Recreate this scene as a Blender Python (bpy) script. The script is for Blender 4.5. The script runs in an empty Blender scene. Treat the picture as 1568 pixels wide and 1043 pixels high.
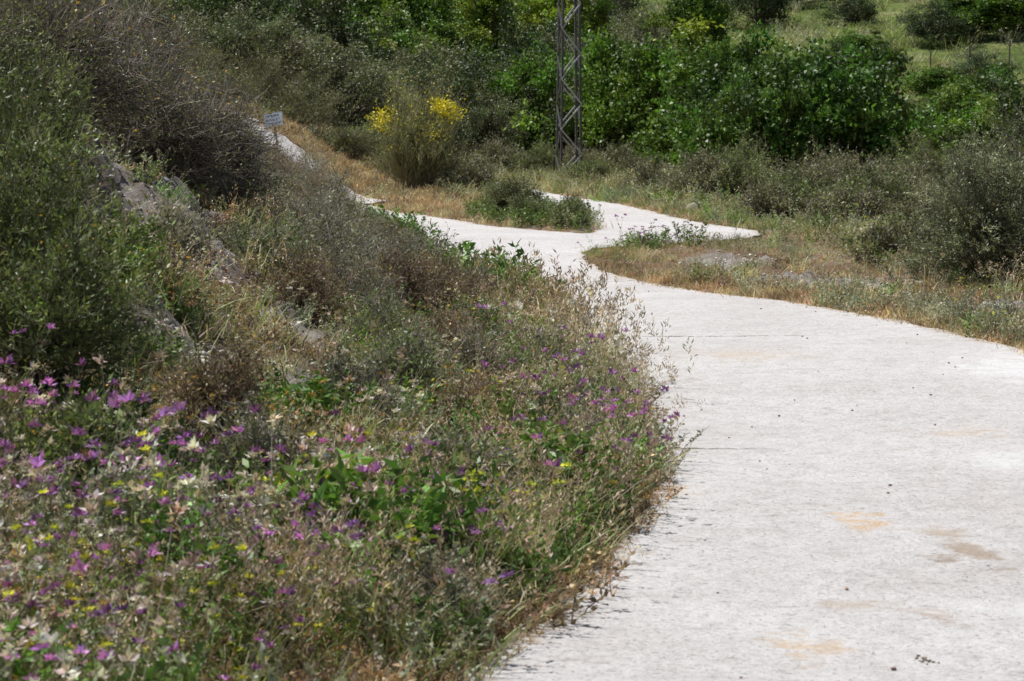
import bpy, math, numpy as np, bmesh
from mathutils import Vector
from mathutils.geometry import delaunay_2d_cdt
rng=np.random.default_rng(7)
scene=bpy.context.scene
R=lambda a,b,n=None: rng.uniform(a,b,n)
def nrm(v): return v/np.maximum(np.linalg.norm(v,axis=-1,keepdims=True),1e-9)
# ---------------------------------------------------------------- noise
def _h(ix,iy,s):
    n=(ix*374761393+iy*668265263+s*1442695041)&0xffffffff
    n=((n^(n>>13))*1274126177)&0xffffffff
    return ((n^(n>>16))&0xffff)/65535.0
def vnoise(x,y,s=0):
    x=np.asarray(x,float);y=np.asarray(y,float)
    ix=np.floor(x).astype(np.int64);iy=np.floor(y).astype(np.int64)
    fx=x-ix;fy=y-iy;fx=fx*fx*(3-2*fx);fy=fy*fy*(3-2*fy)
    return (_h(ix,iy,s)*(1-fx)+_h(ix+1,iy,s)*fx)*(1-fy)+(_h(ix,iy+1,s)*(1-fx)+_h(ix+1,iy+1,s)*fx)*fy
def fbm(x,y,s=0,o=4):
    t=0;a=.5
    for i in range(o):
        t=t+a*vnoise(x*2**i,y*2**i,s+i*17);a*=.5
    return t
def sst(a,b,x):
    t=np.clip((x-a)/(b-a),0,1);return t*t*(3-2*t)
# ---------------------------------------------------------------- path outline (metres)
LEFT=[(-2.4,-8),(-2.0,0),(-1.15,5),(-.55,8),(-.18,9.4),(.045,10.3),(.326,11.4),(.595,12.5),(.805,13.8),(.924,14.8),(.975,16),(1.01,17.3),(.949,19.4),(.78,22),(.453,25.4),(-.07,29.1),(-.65,32.6),(-1.19,37),(-1.95,42.8),(-2.85,49.3),(-3.75,57)]
REST=[(-4.6,60.5),(-4.3,62.8),(-3.74,61.7),(-2.85,57.3),(-1.99,55),(-1.19,52.5),(-.59,49.3),(-.05,47.9),(.82,46),(1.455,44.9),(1.71,47.3),(1.62,52.5),(.97,59),(.11,66.7),(-1.06,72.7),(-2.4,78),(-2.2,86),(-1.35,84.8),(.13,78.3),(1.44,70.2),(2.6,61.7),(3.26,56.5),(4.1,51.3),(4.85,48.4),(4.75,45.9),(3.85,43.),(3.07,41.4),(1.91,40.3),(1.19,39.7),(1.1,37),(1.35,34.3),(1.9,32.6),(2.6,30.5),(3.25,28.9),(3.76,27),(4.28,25.7),(4.57,23.6),(4.75,22),(4.8,18),(4.7,12),(4.3,6),(3.4,0),(2.9,-8)]
def smooth(poly,n=1):
    P=np.array(poly,float)
    for _ in range(n):
        Q=np.roll(P,-1,0)
        P=np.stack([P*.75+Q*.25,P*.25+Q*.75],1).reshape(-1,2)
    return P
POLY=smooth(LEFT+REST,1)
LA=np.array(LEFT)
def sdist(x,y):
    x=np.asarray(x,float).ravel();y=np.asarray(y,float).ravel()
    out=np.full(x.shape,1e9);ins=np.zeros(x.shape,bool)
    Q=np.roll(POLY,-1,0)
    for (ax,ay),(bx,by) in zip(POLY,Q):
        dx,dy=bx-ax,by-ay;L=dx*dx+dy*dy
        t=np.clip(((x-ax)*dx+(y-ay)*dy)/L,0,1)
        out=np.minimum(out,(x-ax-t*dx)**2+(y-ay-t*dy)**2)
        c=((ay>y)!=(by>y))
        if dy!=0: ins^=c&(x<(bx-ax)*(y-ay)/dy+ax)
    return np.where(ins,-1,1)*np.sqrt(out)
def xfoot(y):
    return np.interp(y,list(LA[:,1])+[60,64,68,75,100,130],list(LA[:,0])+[-4.1,-3.7,-3.1,-2.9,-3,-3])
def undul(x,y):
    return .035*np.sin(y*.33+x*.2)+.02*np.sin(x*.9+y*.15)+.02*np.sin(y*.9+1.3)*sst(60,20,y)
def base(x,y):
    d=xfoot(y)-x
    near=.13*np.clip(d,0,2.4)+.74*np.log1p(np.exp((np.clip(d,-5,40)-2.55)*4))/4
    near=4.0*np.tanh(near/4.0)
    far=.62*np.log1p(np.exp((np.clip(d,-5,40)-.3)*4))/4
    far=3.4*np.tanh(far/3.4)
    k=sst(40,60,y)
    h=near*(1-k)+far*k
    h=h*(1-sst(95,130,y)*.4)
    h=h+np.where(y>108,.115*(y-108),0)+np.where(y>330,.15*(y-330),0)
    h=h+.05*np.clip(x-6,0,40)*sst(20,40,y)
    h=h+sst(120,150,y)*(1.1*fbm(x*.03,y*.05,5)+.5*np.sin(y*.25+x*.03))
    return h
def H(x,y,sd=None):
    x=np.asarray(x,float);y=np.asarray(y,float);sh=x.shape
    if sd is None: sd=sdist(x,y).reshape(sh)
    k=sst(0.0,.9,sd)
    rough=(fbm(x*1.3,y*1.3,1)-.45)*.34*sst(.1,1.6,sd)+(fbm(x*5,y*5,2)-.45)*.10*sst(0,.5,sd)
    onbank=sst(1.8,4.5,xfoot(y)-x)*sst(60,50,y)
    rough=rough+onbank*((fbm(x*.8,y*.8,9)-.45)*1.2+(fbm(x*3,y*3,11)-.45)*.6)
    upl=np.exp(-(((x+5.7)/1.6)**2+((y-63)/4)**2))
    rough=rough*(1-upl*.9)
    return undul(x,y)+base(x,y)*k+rough-.035*sst(.25,-.05,sd)+.02*sst(.02,.35,sd)
BARE=[(-2.75,20.0,.65,1.8),(-3.2,22.4,.5,1.6),(-.35,14.,.36,.9),(.0,17.2,.42,1.1),(-1.45,11.5,.35,.7),(-1.35,16.2,.35,.8),(-.6,21.5,.35,.8),(4.6,32,1.5,1.1),(6.2,27,1.2,1.3),(-2.0,15.2,.35,.9),(3.3,36,.9,.8),(-.55,9.2,.2,.3),(-2.85,17.4,.45,1.1),(-.9,13.1,.3,.6),(-1.75,18.7,.35,.9),(5.3,24.5,.5,1.5)]
def bare(x,y):
    m=np.zeros(np.shape(x))
    for a,b,c,d in BARE:
        r=np.sqrt(((x-a)/c)**2+((y-b)/d)**2)+(fbm(x*3,y*3,61)-.45)*1.4
        m=np.maximum(m,sst(1.25,.7,r))
    return m
# ---------------------------------------------------------------- mesh accumulation
class Acc:
    def __init__(s): s.V=[];s.C=[];s.Q=[];s.T=[];s.QM=[];s.TM=[];s.n=0
    def add(s,V,C,Q=None,T=None,m=0):
        V=V.reshape(-1,3);C=np.broadcast_to(C,(len(V),3)) if np.ndim(C)<2 else C.reshape(-1,3)
        s.V.append(V);s.C.append(C)
        if Q is not None and len(Q): s.Q.append(Q.reshape(-1,4)+s.n);s.QM.append(np.broadcast_to(m,(len(Q.reshape(-1,4)),)))
        if T is not None and len(T): s.T.append(T.reshape(-1,3)+s.n);s.TM.append(np.broadcast_to(m,(len(T.reshape(-1,3)),)))
        s.n+=len(V)
    def arr(s):
        V=np.concatenate(s.V);C=np.concatenate(s.C)
        Q=np.concatenate(s.Q) if s.Q else np.zeros((0,4),int);T=np.concatenate(s.T) if s.T else np.zeros((0,3),int)
        QM=np.concatenate(s.QM) if s.Q else np.zeros(0,int);TM=np.concatenate(s.TM) if s.T else np.zeros(0,int)
        return V,C,Q,T,QM,TM
def mkmesh(name,acc,mats,smoothf=False):
    V,C,Q,T,QM,TM=acc.arr()
    me=bpy.data.meshes.new(name)
    me.vertices.add(len(V));me.vertices.foreach_set('co',V.astype(np.float32).ravel())
    nl=len(Q)*4+len(T)*3
    me.loops.add(nl);me.loops.foreach_set('vertex_index',np.concatenate([Q.ravel(),T.ravel()]).astype(np.int32))
    me.polygons.add(len(Q)+len(T))
    ls=np.concatenate([np.arange(len(Q))*4,len(Q)*4+np.arange(len(T))*3]).astype(np.int32)
    me.polygons.foreach_set('loop_start',ls)
    me.polygons.foreach_set('material_index',np.concatenate([QM,TM]).astype(np.int32))
    if smoothf: me.polygons.foreach_set('use_smooth',np.ones(len(ls),bool))
    me.update(calc_edges=True)
    a=me.color_attributes.new('Col','FLOAT_COLOR','POINT')
    a.data.foreach_set('color',np.concatenate([np.clip(C,0,1),np.ones((len(C),1))],1).astype(np.float32).ravel())
    for m in mats: me.materials.append(m)
    return me
def mkobj(name,me,loc=(0,0,0),rz=0,sc=(1,1,1),parent=None):
    o=bpy.data.objects.new(name,me);scene.collection.objects.link(o)
    o.location=loc;o.rotation_euler=(0,0,rz);o.scale=sc
    if parent: o.parent=parent
    return o
def rdir(n):
    v=rng.normal(size=(n,3));return nrm(v)
def leaves(acc,pos,d,L,W,col,m=0):
    n=len(pos);d=nrm(d);s=nrm(np.cross(d,rdir(n)));nn=np.cross(d,s)
    L=np.broadcast_to(L,(n,))[:,None];W=np.broadcast_to(W,(n,))[:,None]
    V=np.stack([pos,pos+d*L*.45+s*W*.5+nn*W*.12,pos+d*L-nn*L*.12,pos+d*L*.45-s*W*.5+nn*W*.12],1)
    acc.add(V,np.repeat(col,4,0),Q=np.arange(4*n).reshape(n,4),m=m)
def tubes(acc,P,Rr,col,m=1,sides=3):
    n,k,_=P.shape
    d=nrm(P[:,-1]-P[:,0]);a=nrm(np.cross(d,rdir(n)));b=np.cross(d,a)
    ang=np.arange(sides)*2*math.pi/sides
    off=a[:,None,:]*np.cos(ang)[None,:,None]+b[:,None,:]*np.sin(ang)[None,:,None]
    V=P[:,:,None,:]+off[:,None,:,:]*Rr[:,:,None,None]
    i=np.arange(n)[:,None,None]*k*sides;j=np.arange(k-1)[None,:,None]*sides;q=np.arange(sides)[None,None,:];q2=(q+1)%sides
    Q=np.stack([i+j+q,i+j+q2,i+j+sides+q2,i+j+sides+q],-1)
    C=np.broadcast_to(col,(n,3)) if np.ndim(col)<2 else col
    acc.add(V,np.repeat(C,k*sides,0),Q=Q,m=m)
def blades(acc,p,d,L,W,bend,col,m=0):
    n=len(p);d=nrm(d);h=d.copy();h[:,2]=0;h=nrm(h+rng.normal(size=h.shape)*.05);s=nrm(np.cross(d,rdir(n)))
    L=L[:,None];W=W[:,None];b=bend[:,None]
    dn=np.array([0,0,-1.])
    p1=p+d*L*.5+h*L*b*.15;p2=p+d*L*.8+h*L*b*.4+dn*L*b*.1;p3=p+d*L*.98+h*L*b*.75+dn*L*b*.35
    V=np.stack([p-s*W*.5,p+s*W*.5,p1-s*W*.45,p1+s*W*.45,p2-s*W*.3,p2+s*W*.3,p3],1)
    i=np.arange(n)[:,None]*7
    Q=np.stack([i+np.array([0,1,3,2]),i+np.array([2,3,5,4])],1);T=i+np.array([4,5,6])
    acc.add(V,np.repeat(col,7,0),Q=Q,T=T,m=m)
    return p3
GAIN=1.3
def cvar(col,n,v=.25,h=.08):
    c=np.array(col)[None,:]*GAIN*R(1-v,1+v,(n,1))*(1+R(-h,h,(n,3)));return np.minimum(c,.78)
def stamp(acc,t,pos,rot,scl,cm,zs=None):
    V,C,Q,T,QM,TM=t;n=len(pos)
    if n==0:return
    c=np.cos(rot)[:,None];s=np.sin(rot)[:,None];sc=scl[:,None];zz=sc if zs is None else sc*zs[:,None]
    x=(V[None,:,0]*c-V[None,:,1]*s)*sc+pos[:,0:1];y=(V[None,:,0]*s+V[None,:,1]*c)*sc+pos[:,1:2];z=V[None,:,2]*zz+pos[:,2:3]
    W=np.stack([x,y,z],-1);CC=C[None]*cm[:,None,:]
    off=(np.arange(n)*len(V))[:,None,None]
    b=acc.n
    acc.V.append(W.reshape(-1,3));acc.C.append(np.minimum(CC,.8).reshape(-1,3))
    if len(Q): acc.Q.append((Q[None]+off).reshape(-1,4)+b);acc.QM.append(np.tile(QM,n))
    if len(T): acc.T.append((T[None]+off).reshape(-1,3)+b);acc.TM.append(np.tile(TM,n))
    acc.n+=n*len(V)
# ---------------------------------------------------------------- materials
def newmat(name):
    m=bpy.data.materials.new(name);m.use_nodes=True;nt=m.node_tree;nt.nodes.clear()
    return m,nt,nt.nodes,nt.links
def N(nd,t,**k):
    n=nd.new(t)
    for a,b in k.items(): setattr(n,a,b)
    return n
def foliage(name,trans=.3,rough=.5,spec=.35):
    m,nt,nd,lk=newmat(name)
    at=N(nd,'ShaderNodeAttribute',attribute_name='Col');no=N(nd,'ShaderNodeTexNoise');no.inputs['Scale'].default_value=2.3
    geo=N(nd,'ShaderNodeNewGeometry');lk.new(geo.outputs['Position'],no.inputs['Vector'])
    hs=N(nd,'ShaderNodeHueSaturation');lk.new(at.outputs['Color'],hs.inputs['Color'])
    mr=N(nd,'ShaderNodeMapRange');mr.inputs['From Min'].default_value=.3;mr.inputs['From Max'].default_value=.7;mr.inputs['To Min'].default_value=.65;mr.inputs['To Max'].default_value=1.4
    lk.new(no.outputs['Fac'],mr.inputs['Value']);lk.new(mr.outputs[0],hs.inputs['Value'])
    p=N(nd,'ShaderNodeBsdfPrincipled');p.inputs['Roughness'].default_value=rough;p.inputs['Specular IOR Level'].default_value=spec
    lk.new(hs.outputs[0],p.inputs['Base Color'])
    out=N(nd,'ShaderNodeOutputMaterial')
    if trans>0:
        t=N(nd,'ShaderNodeBsdfTranslucent');g=N(nd,'ShaderNodeMix',data_type='RGBA',blend_type='MULTIPLY');g.inputs['Factor'].default_value=1
        lk.new(hs.outputs[0],g.inputs[6]);g.inputs[7].default_value=(1.3,1.35,.7,1);lk.new(g.outputs[2],t.inputs['Color'])
        mx=N(nd,'ShaderNodeMixShader');mx.inputs[0].default_value=trans;lk.new(p.outputs[0],mx.inputs[1]);lk.new(t.outputs[0],mx.inputs[2]);lk.new(mx.outputs[0],out.inputs[0])
    else: lk.new(p.outputs[0],out.inputs[0])
    return m
M_LEAF=foliage('leaf',.22,.48,.4);M_SHINY=foliage('glossy_leaf',.26,.47,.42);M_TWIG=foliage('twig_bark',0,.75,.2)
def ramp(nd,stops,interp='LINEAR'):
    r=N(nd,'ShaderNodeValToRGB');cr=r.color_ramp;cr.interpolation=interp
    while len(cr.elements)<len(stops): cr.elements.new(.5)
    for e,(p,c) in zip(cr.elements,stops): e.position=p;e.color=(*c,1) if len(c)==3 else c
    return r
def noise(nd,lk,vec,scale,detail=6,rough=.6):
    n=N(nd,'ShaderNodeTexNoise');n.inputs['Scale'].default_value=scale;n.inputs['Detail'].default_value=detail;n.inputs['Roughness'].default_value=rough
    lk.new(vec,n.inputs['Vector']);return n.outputs['Fac']
def mixc(nd,lk,f,a,b,bt='MIX'):
    m=N(nd,'ShaderNodeMix',data_type='RGBA',blend_type=bt)
    for v,i in ((f,0),(a,6),(b,7)):
        if isinstance(v,(int,float)): m.inputs[i].default_value=v
        elif isinstance(v,tuple): m.inputs[i].default_value=(*v,1)
        else: lk.new(v,m.inputs[i])
    return m.outputs[2]
def math_(nd,lk,op,a,b=0.,clamp=False):
    m=N(nd,'ShaderNodeMath',operation=op,use_clamp=clamp)
    for v,i in ((a,0),(b,1)):
        if isinstance(v,(int,float)): m.inputs[i].default_value=v
        else: lk.new(v,m.inputs[i])
    return m.outputs[0]
def rngmap(nd,lk,v,a,b,c=0.,d=1.):
    m=N(nd,'ShaderNodeMapRange');m.inputs[1].default_value=a;m.inputs[2].default_value=b;m.inputs[3].default_value=c;m.inputs[4].default_value=d
    lk.new(v,m.inputs[0]);return m.outputs[0]
def ground_mat():
    m,nt,nd,lk=newmat('dry_earth')
    pos=N(nd,'ShaderNodeNewGeometry').outputs['Position'];sep=N(nd,'ShaderNodeSeparateXYZ');lk.new(pos,sep.inputs[0])
    n1=noise(nd,lk,pos,1.1,8);n2=noise(nd,lk,pos,14,8,.7);n3=noise(nd,lk,pos,60,4,.7)
    r1=ramp(nd,[(.3,(.18,.12,.075)),(.48,(.32,.22,.145)),(.6,(.38,.31,.25)),(.75,(.44,.40,.36))]);lk.new(n1,r1.inputs[0])
    at=N(nd,'ShaderNodeAttribute',attribute_name='Col')
    rk=ramp(nd,[(.35,(.34,.28,.23)),(.5,(.50,.46,.42)),(.7,(.66,.63,.60))]);lk.new(noise(nd,lk,pos,5,8,.75),rk.inputs[0])
    c=mixc(nd,lk,at.outputs['Fac'],r1.outputs[0],rk.outputs[0])
    r2=ramp(nd,[(.3,(.4,.4,.4)),(.55,(1,1,1)),(.7,(1.0,1.0,1.0))]);lk.new(n2,r2.inputs[0])
    c=mixc(nd,lk,.8,c,r2.outputs[0],'MULTIPLY')
    r3=ramp(nd,[(.35,(.55,.5,.5)),(.6,(1,1,1))]);lk.new(n3,r3.inputs[0])
    c=mixc(nd,lk,.7,c,r3.outputs[0],'MULTIPLY')
    n4=noise(nd,lk,pos,.09,6,.7);n5=noise(nd,lk,pos,1.6,6,.7)
    r4=ramp(nd,[(.35,(.09,.13,.035)),(.5,(.15,.20,.055)),(.62,(.26,.27,.11)),(.75,(.40,.34,.21))]);lk.new(n4,r4.inputs[0])
    r5=ramp(nd,[(.3,(.35,.4,.35)),(.6,(1,1,1))]);lk.new(n5,r5.inputs[0])
    g=mixc(nd,lk,.85,r4.outputs[0],r5.outputs[0],'MULTIPLY')
    f=rngmap(nd,lk,sep.outputs['Y'],84,100)
    c=mixc(nd,lk,f,c,g)
    dry=ramp(nd,[(.3,(.28,.18,.10)),(.7,(.48,.36,.24))]);lk.new(n2,dry.inputs[0])
    f2=math_(nd,lk,'MULTIPLY',rngmap(nd,lk,sep.outputs['Y'],52,60),rngmap(nd,lk,sep.outputs['Y'],88,80))
    c=mixc(nd,lk,f2,c,dry.outputs[0])
    p=N(nd,'ShaderNodeBsdfPrincipled');p.inputs['Roughness'].default_value=.95;p.inputs['Specular IOR Level'].default_value=.1;lk.new(c,p.inputs['Base Color'])
    b=N(nd,'ShaderNodeBump');b.inputs['Distance'].default_value=.06;b.inputs['Strength'].default_value=1;lk.new(n2,b.inputs['Height'])
    b2=N(nd,'ShaderNodeBump');b2.inputs['Distance'].default_value=.015;lk.new(n3,b2.inputs['Height']);lk.new(b.outputs[0],b2.inputs['Normal']);lk.new(b2.outputs[0],p.inputs['Normal'])
    o=N(nd,'ShaderNodeOutputMaterial');lk.new(p.outputs[0],o.inputs[0]);return m
def road_mat():
    m,nt,nd,lk=newmat('pale_concrete')
    pos=N(nd,'ShaderNodeNewGeometry').outputs['Position']
    ms=N(nd,'ShaderNodeMapping');ms.inputs['Scale'].default_value=(3.2,8,3);ms.inputs['Rotation'].default_value=(0,0,math.radians(8));lk.new(pos,ms.inputs[0])
    big=noise(nd,lk,pos,.55,5,.6);mid=noise(nd,lk,pos,5,6,.65);fine=noise(nd,lk,pos,36,5,.8);br=noise(nd,lk,ms.outputs[0],3.2,7,.8)
    r=ramp(nd,[(.3,(.64,.615,.60)),(.5,(.70,.682,.675)),(.7,(.75,.742,.742))]);lk.new(big,r.inputs[0])
    rm=ramp(nd,[(.3,(.84,.82,.80)),(.55,(1,1,1))]);lk.new(mid,rm.inputs[0])
    c=mixc(nd,lk,.85,r.outputs[0],rm.outputs[0],'MULTIPLY')
    rf=ramp(nd,[(.33,(.30,.27,.25)),(.42,(.82,.80,.78)),(.48,(1,1,1)),(.66,(1,1,1)),(.74,(1.1,1.1,1.1))]);lk.new(fine,rf.inputs[0])
    c=mixc(nd,lk,.85,c,rf.outputs[0],'MULTIPLY')
    rb=ramp(nd,[(.32,(.36,.33,.31)),(.39,(.78,.76,.75)),(.45,(1.0,1.0,1.0)),(.6,(1,1,1)),(.7,(1.08,1.08,1.09))]);lk.new(br,rb.inputs[0])
    c=mixc(nd,lk,.85,c,rb.outputs[0],'MULTIPLY')
    for scl,amp,lo in ((9,.17,.46),(26,.22,.43)):
        vo=N(nd,'ShaderNodeTexVoronoi');vo.inputs['Scale'].default_value=scl;lk.new(pos,vo.inputs['Vector'])
        sz=math_(nd,lk,'MULTIPLY',rngmap(nd,lk,mid,lo,.7),amp)
        pit=math_(nd,lk,'LESS_THAN',vo.outputs['Distance'],sz)
        c=mixc(nd,lk,math_(nd,lk,'MULTIPLY',pit,.75),c,(.25,.20,.16))
    def spot(x,y,rx,ry,col,s,prev):
        sb=N(nd,'ShaderNodeVectorMath',operation='SUBTRACT');lk.new(pos,sb.inputs[0]);sb.inputs[1].default_value=(x,y,0)
        ml=N(nd,'ShaderNodeVectorMath',operation='MULTIPLY');lk.new(sb.outputs[0],ml.inputs[0]);ml.inputs[1].default_value=(1/rx,1/ry,0)
        ln=N(nd,'ShaderNodeVectorMath',operation='LENGTH');lk.new(ml.outputs[0],ln.inputs[0])
        v=math_(nd,lk,'ADD',ln.outputs['Value'],math_(nd,lk,'MULTIPLY',math_(nd,lk,'SUBTRACT',mid,.5),5.5))
        f=rngmap(nd,lk,v,1.1,.2,0,s)
        return mixc(nd,lk,f,prev,col)
    for a in [(1.93,13.25,.16,.28,(.72,.48,.25),.7),(1.25,9.95,.16,.3,(.68,.50,.33),.6),(2.4,12.4,.09,.3,(.38,.28,.19),.65),(2.2,12.2,.08,.16,(.34,.25,.18),.65),(2.35,12.95,.14,.16,(.46,.35,.24),.55),
              (1.62,11.0,.25,.13,(.50,.40,.30),.55),(1.9,10.8,.1,.2,(.48,.36,.28),.55),(3.2,15.5,.3,.5,(.8,.8,.8),.6),(4.3,20.5,.5,1.2,(.8,.8,.8),.8),(2.1,22,.5,.6,(.65,.54,.42),.5),(-.9,36,.5,2,(.50,.48,.47),.5),(2.3,11.0,.5,.25,(.8,.8,.8),.6),(1.0,14.2,.12,.2,(.66,.50,.32),.5),(3.2,17,.3,.3,(.66,.53,.40),.45)]: c=spot(*a,c)
    at=N(nd,'ShaderNodeAttribute',attribute_name='Col')
    e=math_(nd,lk,'ADD',at.outputs['Fac'],math_(nd,lk,'MULTIPLY',math_(nd,lk,'SUBTRACT',mid,.45),1.6))
    c=mixc(nd,lk,rngmap(nd,lk,e,.30,.0,0,.75),c,(.43,.33,.24))
    sep=N(nd,'ShaderNodeSeparateXYZ');lk.new(pos,sep.inputs[0])
    yy=math_(nd,lk,'ADD',sep.outputs['Y'],math_(nd,lk,'MULTIPLY',math_(nd,lk,'SUBTRACT',mid,.5),.45))
    for y0,x1,w in ((16.15,1.25,.04),(24.2,2.5,.02),(33.0,1.6,.025)):
        l=math_(nd,lk,'LESS_THAN',math_(nd,lk,'ABSOLUTE',math_(nd,lk,'SUBTRACT',yy,y0)),w)
        l=math_(nd,lk,'MULTIPLY',l,rngmap(nd,lk,sep.outputs['X'],x1+.6,x1,.0,.85))
        c=mixc(nd,lk,l,c,(.12,.10,.09))
    p=N(nd,'ShaderNodeBsdfPrincipled');p.inputs['Roughness'].default_value=.9;p.inputs['Specular IOR Level'].default_value=.2;lk.new(c,p.inputs['Base Color'])
    h=math_(nd,lk,'ADD',math_(nd,lk,'MULTIPLY',fine,.7),br)
    b=N(nd,'ShaderNodeBump');b.inputs['Distance'].default_value=.035;b.inputs['Strength'].default_value=.6;lk.new(h,b.inputs['Height'])
    b2=N(nd,'ShaderNodeBump');b2.inputs['Distance'].default_value=.06;b2.inputs['Strength'].default_value=.5;lk.new(mid,b2.inputs['Height']);lk.new(b.outputs[0],b2.inputs['Normal']);lk.new(b2.outputs[0],p.inputs['Normal'])
    o=N(nd,'ShaderNodeOutputMaterial');lk.new(p.outputs[0],o.inputs[0]);return m
def simple(name,col,rough=.8,metal=0,scale=12,var=.35):
    m,nt,nd,lk=newmat(name)
    tc=N(nd,'ShaderNodeTexCoord').outputs['Object'];n=noise(nd,lk,tc,scale,6)
    r=ramp(nd,[(.3,tuple(c*(1-var) for c in col)),(.7,tuple(min(1,c*(1+var)) for c in col))]);lk.new(n,r.inputs[0])
    p=N(nd,'ShaderNodeBsdfPrincipled');p.inputs['Roughness'].default_value=rough;p.inputs['Metallic'].default_value=metal;lk.new(r.outputs[0],p.inputs['Base Color'])
    b=N(nd,'ShaderNodeBump');b.inputs['Distance'].default_value=.01;lk.new(n,b.inputs['Height']);lk.new(b.outputs[0],p.inputs['Normal'])
    o=N(nd,'ShaderNodeOutputMaterial');lk.new(p.outputs[0],o.inputs[0]);return m
M_GROUND=ground_mat();M_ROAD=road_mat()
# ---------------------------------------------------------------- terrain sheet
def axis(parts):
    out=[]
    for a,b,s in parts: out+=list(np.arange(a,b,s))
    return np.array(out)
g=lambda a,b,n:list(np.geomspace(a,b,n))
xs=np.array([-v for v in reversed(g(12,700,34))]+list(axis([(-11.6,-5,.22),(-5,6.,.085),(6,12,.25)]))+g(12,700,34))
ys=np.array([-v for v in reversed(g(6,300,20))]+list(axis([(-5,6,.5),(6,30,.11),(30,60,.22),(60,100,.5),(100,240,2)]))+g(240,1500,40))
X,Y=np.meshgrid(xs,ys);SD=sdist(X,Y).reshape(X.shape);Z=H(X,Y,SD);BM=bare(X,Y)
Z=Z+BM*sst(.3,.8,SD)*((fbm(X*6,Y*4,90)-.4)*.28+(np.abs(vnoise(X*9,Y*5,92)-.5)-.25)*.12)
a=Acc();nx,ny=len(xs),len(ys);i=np.arange(ny-1)[:,None]*nx+np.arange(nx-1)[None,:]
a.add(np.stack([X,Y,Z],-1),np.repeat(BM.reshape(-1,1),3,1),Q=np.stack([i,i+1,i+nx+1,i+nx],-1))
mkobj('ground',mkmesh('ground',a,[M_GROUND],True))
# ---------------------------------------------------------------- concrete path
def dens(P,step):
    out=[];Q=np.roll(P,-1,0)
    for p,q in zip(P,Q):
        st=step(p[1]);k=max(1,int(np.hypot(*(q-p))/st))
        for t in range(k): out.append(p+(q-p)*t/k)
    return np.array(out)
E=dens(POLY,lambda y:.07 if 4<y<30 else .2)
jit=.11*(fbm(E[:,0]*2.5+50,E[:,1]*2.5,21)-.47)*2+.045*(fbm(E[:,0]*14,E[:,1]*14,33)-.47)*2
tg=nrm(np.roll(E,-1,0)-np.roll(E,1,0));nr=np.stack([tg[:,1],-tg[:,0]],1)
E=E+nr*jit[:,None]
gp=[]
yy=-7.
while yy<86:
    st=.3 if yy<60 else .7
    for x in np.arange(-4.6,5.3,st): gp.append((x+R(-.05,.05),yy+R(-.05,.05)))
    yy+=st
gp=np.array(gp);gp=gp[sdist(gp[:,0],gp[:,1])<-.19]
ne=len(E)
res=delaunay_2d_cdt([Vector(p) for p in np.concatenate([E,gp])],[],[list(range(ne))],1,1e-5)
pv=np.array([tuple(v) for v in res[0]]);tris=np.array([f for f in res[2] if len(f)==3])
def rz(x,y): return undul(x,y)+.012
ed=np.clip(-sdist(pv[:,0],pv[:,1])/.6,0,1)[:,None]
a=Acc();a.add(np.c_[pv,rz(pv[:,0],pv[:,1])],np.repeat(ed,3,1),T=tris)
A_=np.c_[E,rz(E[:,0],E[:,1])];B_=A_-[0,0,.14]
i=np.arange(ne);j=(i+1)%ne
a.add(np.concatenate([A_-[0,0,.0005],B_]),np.array([.0]*3),Q=np.stack([i,j,j+ne,i+ne],1))
o=mkobj('concrete_path',mkmesh('concrete_path',a,[M_ROAD]))
cl_=np.array([(-4.15,60.3),(-4.7,62),(-5.3,63.3),(-6.1,64.6),(-7.2,66),(-9,68),(-11,70)])
tt=np.linspace(0,len(cl_)-1,60);cx=np.interp(tt,range(len(cl_)),cl_[:,0]);cy=np.interp(tt,range(len(cl_)),cl_[:,1])
tx=np.gradient(cx);ty=np.gradient(cy);L=np.hypot(tx,ty);nxx,nyy=-ty/L,tx/L
w=np.linspace(-1.1,1.1,12);PX=cx[:,None]+nxx[:,None]*w;PY=cy[:,None]+nyy[:,None]*w
PZ=H(PX,PY)+.09;a=Acc();i=np.arange(59)[:,None]*12+np.arange(11)[None,:]
a.add(np.stack([PX,PY,PZ],-1),np.array([1.]*3),Q=np.stack([i,i+12,i+13,i+1],-1));mkobj('concrete_path',mkmesh('uphill_path',a,[M_ROAD],True))
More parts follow.
